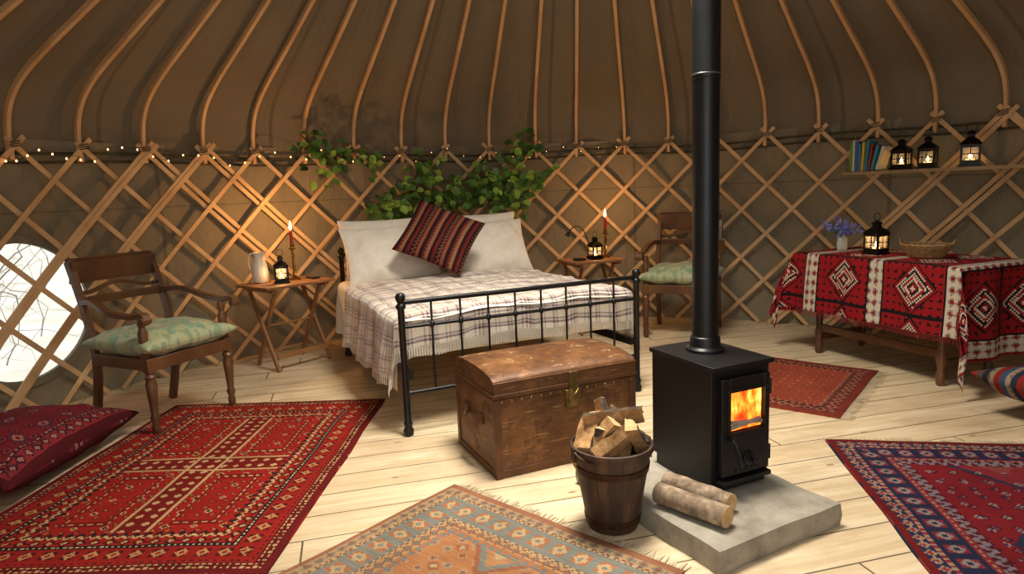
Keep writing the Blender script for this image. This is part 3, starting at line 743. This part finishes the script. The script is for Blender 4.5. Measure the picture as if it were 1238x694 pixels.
def candlestick(name,loc,h=.30):
    mb=MB()
    mb.lathe([(.045,0),(.045,.008),(.03,.016),(.012,.03)],20,(0,0,0),0)
    for ph in (0,math.pi):
        mb.tube([(.009*math.cos(t*9+ph),.009*math.sin(t*9+ph),.03+t*(h-.09)) for t in frange(0,1,40)],.007,8,0)
    mb.lathe([(.010,h-.065),(.026,h-.055),(.028,h-.048),(.014,h-.043),(.016,h-.02),(.018,h-.015),(.012,h-.012)],16,(0,0,0),0)
    mb.lathe([(.0125,h-.02),(.0115,h+.09),(.006,h+.095),(0,h+.093)],14,(0,0,0),1)
    mb.lathe([(.012,h+.01),(.014,h+.03),(.0115,h+.05)],10,(.002,0,0),1)
    mb.tube([(0,0,h+.093),(0,0,h+.103)],.0012,5,3)
    mb.lathe([(0,h+.098),(.007,h+.106),(.010,h+.118),(.007,h+.138),(.002,h+.158),(0,h+.168)],12,(0,0,0),2)
    return mb.obj(name,[m_brass,m_redwax,m_flame,m_iron],loc)
q=on(TL,TLR,.11,.05,.661); candlestick('brass_candlestick',q); flamelight('candle_light',q+V((.0,-.0,.47)),14)
q=on(TR,TRR,.17,.02,.661); candlestick('brass_candlestick.001',q,.27); flamelight('candle_light.001',q+V((0,-0,.44)),8)
m_enam=simple('cream_enamel',C('#e2d8bf'),C('#eee6d2'),.2,scale=4,bs=.02,coat=.5)
mb=MB(); mb.lathe([(0,.003),(.052,.003),(.058,.02),(.060,.06),(.052,.12),(.040,.165),(.038,.19),(.045,.215),(.042,.215),(.035,.19),(.037,.165),(.05,.12),(.055,.03),(0,.012)],28,(0,0,0),0)
for v_i,pv in enumerate(mb.v):
    if pv.z>.18 and pv.x<0: pv.x*=1+ (pv.z-.18)*9; pv.z+= (-pv.x-.03)*.35 if pv.x<-.03 else 0
mb.tube(cat([(.040,0,.205),(.075,0,.2),(.088,0,.15),(.078,0,.09),(.057,0,.06)]),.007,8,0)
o=mb.obj('enamel_jug',[m_enam],on(TL,TLR,-.13,.14,.661),math.pi-.15); o.scale=(1.05,1.05,1.1)
m_ph=simple('dark_plastic',C('#141416'),C('#1c1c20'),.3)
mb=MB(); mb.box((0,0,.006),(.065,.12,.011),0); mb.obj('mobile_phone',[m_ph],on(TL,TLR,.22,-.04,.661),.8,bevel=.003)
mb=MB(); mb.lathe([(.035,0),(.035,.012),(.012,.018)],18,(0,0,0),0)
mb.tube(cat([(0,0,.015),(-.01,0,.12),(-.05,0,.24),(-.11,0,.29),(-.17,0,.27),(-.20,.0,.23)]),.005,8,0)
mb.lathe([(.009,-.01),(.012,0),(.024,.03),(.024,.034)],14,(-.20,0,.235),0,RY(math.radians(205)))
mb.obj('gooseneck_reading_lamp',[m_iron],on(TR,TRR,.06,.12,.661),.2)
mb=MB(); mb.box((0,0,.008),(.10,.07,.014),0); mb.box((.0,.0,.018),(.09,.06,.006),0); mb.obj('notebook',[m_ph],on(TR,TRR,-.14,-.05,.661),.3,bevel=.002)
# ---------------------------------------------------------------- right table
m_nav,nt,pp=newmat('navajo_cloth'); u,v,_=uvxy(nt,'UV'); q=.0115
qu=fl(u/q)*q; qv=fl(v/q)*q
r1=C('#861318'); bk=C('#171012'); cr=C('#bfb29b'); gy=C('#857c73')
P=.52
a=fr((qu+.16)/P); av=fr(qv/.34+.12)
c=mix(nt,0.0,r1,r1)
fa=ab(a-.62)/.30; fv=ab(av-.5)*2; dd=fa+fv
for th_,col in ((1.0,bk),(.90,r1),(.76,cr),(.70,bk),(.58,cr),(.52,r1),(.40,cr),(.30,bk),(.20,r1),(.10,cr)): c=mix(nt,lt(dd,th_),c,col)
c=mix(nt,gt(dd,1.05)*lt(tri(qu/.05)+tri(qv/.05),.5),c,bk)
bm=band(a,.05,.24); c=mix(nt,bm,c,cr); k2=tri(qu/.05+.3)+tri(qv/.07)
c=mix(nt,bm*lt(k2,.95),c,gy); c=mix(nt,bm*lt(k2,.55),c,r1)
c=mix(nt,mx(band(a,.03,.05),band(a,.24,.26)),c,bk)
c=mix(nt,band(tri(qv/.34+.12),.93,1.1)*(1-bm),c,bk)
nf=noi(nt,coords(nt,'UV'),180,2); c=mix(nt,.25,c,ramp(nt,nf,[(.3,g(.3)),(.7,g(.8))]),'OVERLAY')
setc(nt,pp,c); pp.inputs['Roughness'].default_value=.92; pp.inputs['Specular IOR Level'].default_value=.2; bump(nt,pp,nf,.4,.003)
TLn,TDn,TH=1.22,.62,.755
RTR=math.atan2(.933,-.36)
RT=V((2.56,3.73,0))+V((-.36,.933,0))*TLn/2+V((.933,.36,0))*TDn/2+V((.03,-.01,0))
mb=MB()
mb.box((0,0,TH-.015),(TLn-.02,TDn-.02,.025),0)
for sx in (-1,1):
    for sy in (-1,1):
        mb.lathe([(.018,0),(.026,.02),(.028,.08),(.018,.1),(.032,.16),(.022,.2),(.026,.4),(.034,.5),(.022,.53),(.032,.56),(.032,TH-.03)],16,(sx*(TLn/2-.14),sy*(TDn/2-.09),0),0)
    mb.box((sx*(TLn/2-.14),0,.13),(.035,TDn-.16,.05),0)
mb.box((0,TDn/2-.09,.20),(TLn-.28,.03,.05),0); mb.box((0,-TDn/2+.09,.20),(TLn-.28,.03,.05),0)
mb.box((0,0,TH-.07),(TLn-.24,TDn-.14,.09),0)
def cloth(s_,t):
    hx,hy=TLn/2,TDn/2; dx=max(0,abs(s_)-hx); dy=max(0,abs(t)-hy); sx=1 if s_>0 else -1; sy=1 if t>0 else -1
    cr_=.02
    def bend(d):
        if d<cr_*1.57: a=d/cr_; return cr_*math.sin(a),cr_*(1-math.cos(a))
        return cr_+(d-cr_*1.57)*.05,cr_+(d-cr_*1.57)
    ox,zx=bend(dx); oy,zy=bend(dy)
    x=sx*(hx+ox) if dx>0 else s_; y=sy*(hy+oy) if dy>0 else t
    if dx>0 and dy>0:
        ang=math.atan2(dy,dx); dz=math.hypot(zx,zy)
        k=.03*math.sin(ang*6)+.09*math.sin(2*ang)
        x+=sx*k*min(1,dz*2.5); y+=sy*k*min(1,dz*2.5)
    else: dz=zx+zy
    rip=.012*math.sin(s_*15+1)*min(1,zy*5) if dy>0 else 0
    rip2=.022*math.sin(t*19)*min(1,zx*5) if dx>0 else 0
    return V((x+sx*rip2,y+sy*rip,TH+.004-dz+.002*noise.noise(V((s_*5,t*5,0)))))
US=(-TLn/2-.58,TLn/2+.46); VS_=(-TDn/2-.2,TDn/2+.43)
mb.grid(cloth,frange(US[0],US[1],130),frange(VS_[0],VS_[1],90),1)
for i in range(150):
    s_=US[0]+(US[1]-US[0])*i/150
    A=cloth(s_,VS_[1]);B=cloth(s_+.005,VS_[1]); mb.add([A,B,B-V((0,0,.035)),A-V((0,0,.035))],[(0,1,2,3)],2)
m_frr=simple('cloth_fringe',C('#6e1718'),C('#a0201f'),.95)
mb.obj('cloth_covered_table',[m_dkw,m_nav,m_frr],RT,RTR,smooth=60)
zt_=TH+.006
q=on(RT,RTR,.15,.06,zt_); lantern('candle_lantern.002',q,1.1); flamelight('lantern_glow.002',q+V((0,0,.12)),.8)
m_wick=simple('willow_wicker',C('#7c5c38'),C('#a5804f'),.7,scale=30)
mb=MB()
for k in range(9):
    rr=.085+.006*k; z=.008+.0095*k
    mb.tube([((rr+.004*math.sin(t*24+k*math.pi))*1.25*math.cos(t),(rr+.004*math.sin(t*24+k*math.pi))*math.sin(t),z) for t in frange(0,2*math.pi,96)],.0055,6,0,False)
for k in range(24):
    t=2*math.pi*k/24; mb.tube([(.084*1.25*math.cos(t),.084*math.sin(t),.005),(.137*1.25*math.cos(t),.137*math.sin(t),.092)],.004,5,0)
mb.tube([(.137*1.25*math.cos(t),.137*math.sin(t),.094+.003*math.sin(t*30)) for t in frange(0,2*math.pi,90)],.008,6,0,False)
mb.lathe([(0,.006),(.085,.006)],24,(0,0,0),0,sx=1.25)
for sx in (-1,1): mb.tube(cat([(sx*.165,-.04,.09),(sx*.175,-.02,.125),(sx*.178,.02,.125),(sx*.165,.04,.09)]),.006,6,0)
o=mb.obj('wicker_basket',[m_wick],on(RT,RTR,-.19,.02,zt_),RTR+.5); o.scale=(.85,.85,.9)
m_vg,nt,pp=newmat('clear_glass'); pp.inputs['Roughness'].default_value=.05; pp.inputs['Alpha'].default_value=.3; pp.inputs['Base Color'].default_value=(.9,.95,.9,1)
m_stem=simple('flower_stem',C('#3f6a2c'),C('#5f8a3c'),.6); m_blue=simple('bluebell_petal',C('#5a5fb0'),C('#8a86cc'),.6)
mb=MB(); mb.lathe([(0,.002),(.035,.002),(.038,.02),(.036,.09),(.028,.11),(.032,.12),(.03,.12),(.026,.11),(.034,.09),(.035,.02),(0,.01)],20,(0,0,0),0)
for k in range(34):
    t=RN.uniform(0,6.28); sp=RN.uniform(.02,.14); h=RN.uniform(.13,.24)
    e=V((sp*math.cos(t),sp*math.sin(t),h)); pts=cat([(0.01*math.cos(t),.01*math.sin(t),.01),(e.x*.3,e.y*.3,.12),tuple(e)],4)
    mb.tube(pts,.0016,5,1)
    for j in range(4):
        c3=pts[-1-(j%3)]+V((RN.uniform(-.012,.012),RN.uniform(-.012,.012),RN.uniform(-.015,.012)))
        mb.lathe([(0,-.009),(.006,-.004),(.007,.003),(.0095,.009)],6,c3,2,RX(RN.uniform(1.8,3.4)))
    if k%2==0:
        mb.strip(cat([(0,0,.05),(e.x*.5,e.y*.5,.13),(e.x*1.2,e.y*1.2,h*.75)],4),V((0,0,1)) if sp>.02 else V((1,0,0)),.008,.001,1)
mb.obj('bluebell_vase',[m_vg,m_stem,m_blue],on(RT,RTR,.47,.02,zt_))
# ---------------------------------------------------------------- shelf
A=V((2.82,5.40,0)); B=V((3.56,4.44,0)); dv=(B-A); ln=dv.length; dv.normalize(); srz=math.atan2(dv.y,dv.x)
m_shw=simple('driftwood_board',C('#8c7350'),C('#b0946c'),.8,scale=9,stretch=(.4,3,3))
SC=(A+B)/2; inn=V((CX,CY,0))-SC; inn=inn-dv*inn.dot(dv); inn.normalize(); SC=SC+inn*.085
SZ=1.325
mb=MB()
def edge(a,b): return b+.006*noise.noise(V((a*5,b,0)))
mb.grid(lambda a,b:V((a,edge(a,b),.012)),frange(-ln/2,ln/2,30),frange(-.09,.09,4),0)
mb.grid(lambda a,b:V((a,edge(a,b),-.012)),frange(-ln/2,ln/2,30),frange(-.09,.09,4),0,flip=True)
for b in (-.09,.09):
    mb.grid(lambda a,z,b=b:V((a,edge(a,b),z)),frange(-ln/2,ln/2,30),[-.012,.012],0,flip=b>0)
for a in (-ln/2,ln/2): mb.add([(a,-.09,-.012),(a,.09,-.012),(a,.09,.012),(a,-.09,.012)],[(0,1,2,3)],0)
for a in (-ln/2+.02,ln/2-.06):
    mb.tube([(a,.086,.0),(a,.088,.30)],.003,6,0)
mb.obj('wooden_display_shelf',[m_shw],(SC.x,SC.y,SZ),srz)
def shf(a,b=0): v=SC+dv*a+V((-dv.y,dv.x,0))*b; return V((v.x,v.y,SZ+.0145))
for k,(a,s_) in enumerate(((-.20,1.08),(-.02,1.10),(.25,1.18))):
    lantern('candle_lantern.%03d'%(3+k),shf(a,0),s_,True,srz+.15*k)
m_bks=[simple('book_cover_%s'%n_,C(c1),C(c1),.5,scale=30,bs=.02) for n_,c1 in (('teal','#2f7f94'),('green','#5f8f3f'),('cream','#d8cdb0'),('red','#a43a2c'),('blue','#3a5c98'),('yellow','#d0a83c'))]
m_pg=simple('book_pages',C('#e2d8c0'),C('#efe7d4'),.9)
mb=MB(); x=0
for k,(t,h,c_i,tilt) in enumerate(((.02,.22,1,.0),(.014,.24,2,.0),(.025,.23,4,.0),(.018,.21,0,.0),(.02,.22,5,.04),(.022,.23,0,.08),(.012,.20,3,.12),(.024,.19,0,.2),(.02,.18,2,.26))):
    M=RY(tilt); cc=V((x+t/2+tilt*h/2,0,h/2+tilt*.012))
    mb.box(cc,(t*.8,.14,h-.008),6,M)
    mb.box(cc+M@V((-t*.45,-.003,0)),(.002,.15,h),c_i,M); mb.box(cc+M@V((t*.45,-.003,0)),(.002,.15,h),c_i,M); mb.box(cc+M@V((0,-.077,0)),(t*.92,.002,h),c_i,M)
    x+=t+.002+tilt*.05
o=mb.obj('book_row',m_bks+[m_pg],shf(-.55,0)+V((0,0,.002)),srz)
# ---------------------------------------------------------------- floor cushions
mk2=rugmat('woven_red_cushion',.72,.98,C('#6e1d22'),[(.03,C('#4a1418'),BLK,.05,'',BLK),(.06,C('#7c262a'),C('#3a1820'),.06,'dia',C('#9a6658')),(.02,C('#3a1820'),C('#9a7060'),.03,'dash',BLK)],
 [(.09,.09,0,0,[(.8,C('#55181e')),(.55,C('#80302f')),(.3,C('#3c1c28'))]),(.18,.18,.5,.5,[(.5,C('#3c2a3c')),(.34,C('#9a5a4e')),(.16,C('#4a1418'))])],quant=.009,wear=.35)
mb=MB(); mb.pillow(.72,.98,.27,Matrix.Rotation(.03,4,'Y'),0,wr=.006,flat=.42)
mb.obj('kilim_floor_cushion',[mk2],(-2.53,3.12,.135),math.radians(0))
mk3=kilim('kilim_multi',[C('#4d3f34'),C('#84241e'),C('#242a3c'),C('#8c7a62'),C('#34465c'),C('#741e1a'),C('#7a6a54'),C('#26222a')],.22,along='v')
mb=MB(); mb.pillow(.56,.56,.20,Matrix.Rotation(math.radians(14),4,'Y'),0,wr=.005,flat=.42)
mb.obj('kilim_floor_cushion.001',[mk3],(2.80,3.22,.165),math.radians(20))
# ---------------------------------------------------------------- fairy lights
m_wire=simple('fairy_wire',C('#2a2f1c'),C('#33381f'),.7); m_bulb=emis('warm_bulb',(1,.50,.16,1),8)
mb=MB()
fa=frange(math.radians(-74),math.radians(14),260)
def fz(a): return 1.655+.03*math.sin(a*17)+.035*math.sin(a*41)+.015*math.sin(a*93)
pts=[cyl(a,R-.067,fz(a)) for a in fa]; mb.tube(pts,.0018,5,0)
for i in range(44):
    a=math.radians(-74)+math.radians(88)*(i/44)**1.4; c3=cyl(a,R-.070,fz(a)-RN.uniform(.0,.02))
    s_=1 if i<28 else .5
    mb.lathe([(0,-.007*s_),(.0045*s_,-.004*s_),(.005*s_,0),(.003*s_,.006*s_),(0,.007*s_)],8,c3,1)
mb.obj('fairy_light_string',[m_wire,m_bulb])
# ---------------------------------------------------------------- leafy branches
m_leafs=[]
for n_,c1,c2 in (('leaf_dark','#33521f','#46692a'),('leaf_mid','#4a7429','#638d35'),('leaf_light','#7fa63c','#9cbc50')):
    m_leafs.append(simple(n_,C(c1),C(c2),.5,scale=20))
mb=MB()
def leaf(pos,d,nrm,L,mat):
    d=d.normalized(); s=d.cross(nrm)
    if s.length<1e-3: s=V((1,0,0))
    s.normalize(); n=s.cross(d)
    w=L*.42
    P=[pos,pos+d*L*.22+s*w*.8+n*.004,pos+d*L*.5+s*w+n*.008,pos+d*L*.8+s*w*.55+n*.004,pos+d*L-n*L*.12,
       pos+d*L*.8-s*w*.55+n*.004,pos+d*L*.5-s*w+n*.008,pos+d*L*.22-s*w*.8+n*.004,pos+d*L*.5-n*.006]
    mb.add(P,[(0,1,8),(1,2,8),(2,3,8),(3,4,8),(4,5,8),(5,6,8),(6,7,8),(7,0,8)],mat)
def wp(deg,z,off=.1): return cyl(math.radians(deg),R-off,z)
branches=[([(-28,1.20),(-23,1.30),(-18,1.38),(-12,1.42),(-7,1.38),(-3,1.30)],125),([(-26,1.14),(-20,1.20),(-13,1.26),(-8,1.26),(-4,1.2)],115),
 ([(-13,1.40),(-8,1.52),(-4,1.65),(-1.5,1.76)],44),([(-12,1.3),(-8,1.4),(-4,1.42),(-.5,1.38)],64),([(-37,1.72),(-35,1.7),(-33,1.62),(-35,1.5)],30),([(-37,1.84),(-36,1.75),(-35,1.62)],16),([(-33,1.62),(-31,1.70),(-29,1.64),(-27,1.55)],22),
 ([(-28,1.15),(-25,1.12),(-21,1.16),(-17,1.2)],50),([(-22,1.3),(-20,1.5),(-18,1.60)],24),([(-9,1.32),(-6,1.2),(-3,1.12)],40)]
for wps,nl in branches:
    pts=cat([wp(a,z,RN.uniform(.08,.2)) for a,z in wps],6)
    mb.tube(pts,[.007*(1-.7*i/len(pts)) for i in range(len(pts))],6,3)
    for k in range(nl):
        t=RN.random()**.9*(len(pts)-1); i=int(t); b=pts[min(i,len(pts)-1)]
        rad=V((b.x-CX,b.y-CY,0)).normalized(); tan=V((rad.y,-rad.x,0))
        off=tan*RN.gauss(0,.065)-rad*RN.uniform(-.02,.18)+V((0,0,RN.gauss(-.005,.06)))
        e=b+off
        if (V((e.x-CX,e.y-CY,0))).length>R-.07: e-=rad*.07
        if k%2==0: mb.tube([b,(b+e)/2+V((0,0,.015)),e],.0016,4,3)
        leaf(e,tan*RN.gauss(0,1)+V((0,0,RN.gauss(-.5,.6)))-rad*.3,-rad*1.0+V((0,0,.6))+tan*RN.gauss(0,.4),RN.uniform(.06,.10),RN.choices([0,1,2],[.3,.42,.28])[0])
mb.obj('leafy_branch_garland',m_leafs+[m_dkw],smooth=60)
# ---------------------------------------------------------------- light
w=bpy.data.worlds.new('sky'); sc.world=w; w.use_nodes=True
bg=w.node_tree.nodes['Background']; bg.inputs[0].default_value=(.97,.98,1,1); bg.inputs[1].default_value=.95
def area(name,loc,rot,sx,sy,e,col,shape='RECTANGLE',spread=None):
    l=bpy.data.lights.new(name,'AREA'); l.shape=shape; l.size=sx; l.size_y=sy; l.energy=e; l.color=col
    if spread: l.spread=spread
    o=bpy.data.objects.new(name,l); o.location=loc; o.rotation_euler=rot; sc.collection.objects.link(o); return o
area('crown_skylight',(CX,CY,3.5),(0,0,0),1.0,1.0,100,(1,.93,.82),'DISK',math.radians(112))
area('doorway_daylight',(.2,-.55,1.5),(math.radians(86),0,0),1.3,1.7,15,(1,.96,.9))
sun=bpy.data.lights.new('winter_sun','SUN'); sun.energy=5.5; sun.angle=.03; sun.color=(1,.98,.95)
so=bpy.data.objects.new('winter_sun',sun); so.rotation_euler=V((-.75,-.1,-.55)).to_track_quat('-Z','Y').to_euler(); so.location=(8,2,8); sc.collection.objects.link(so)
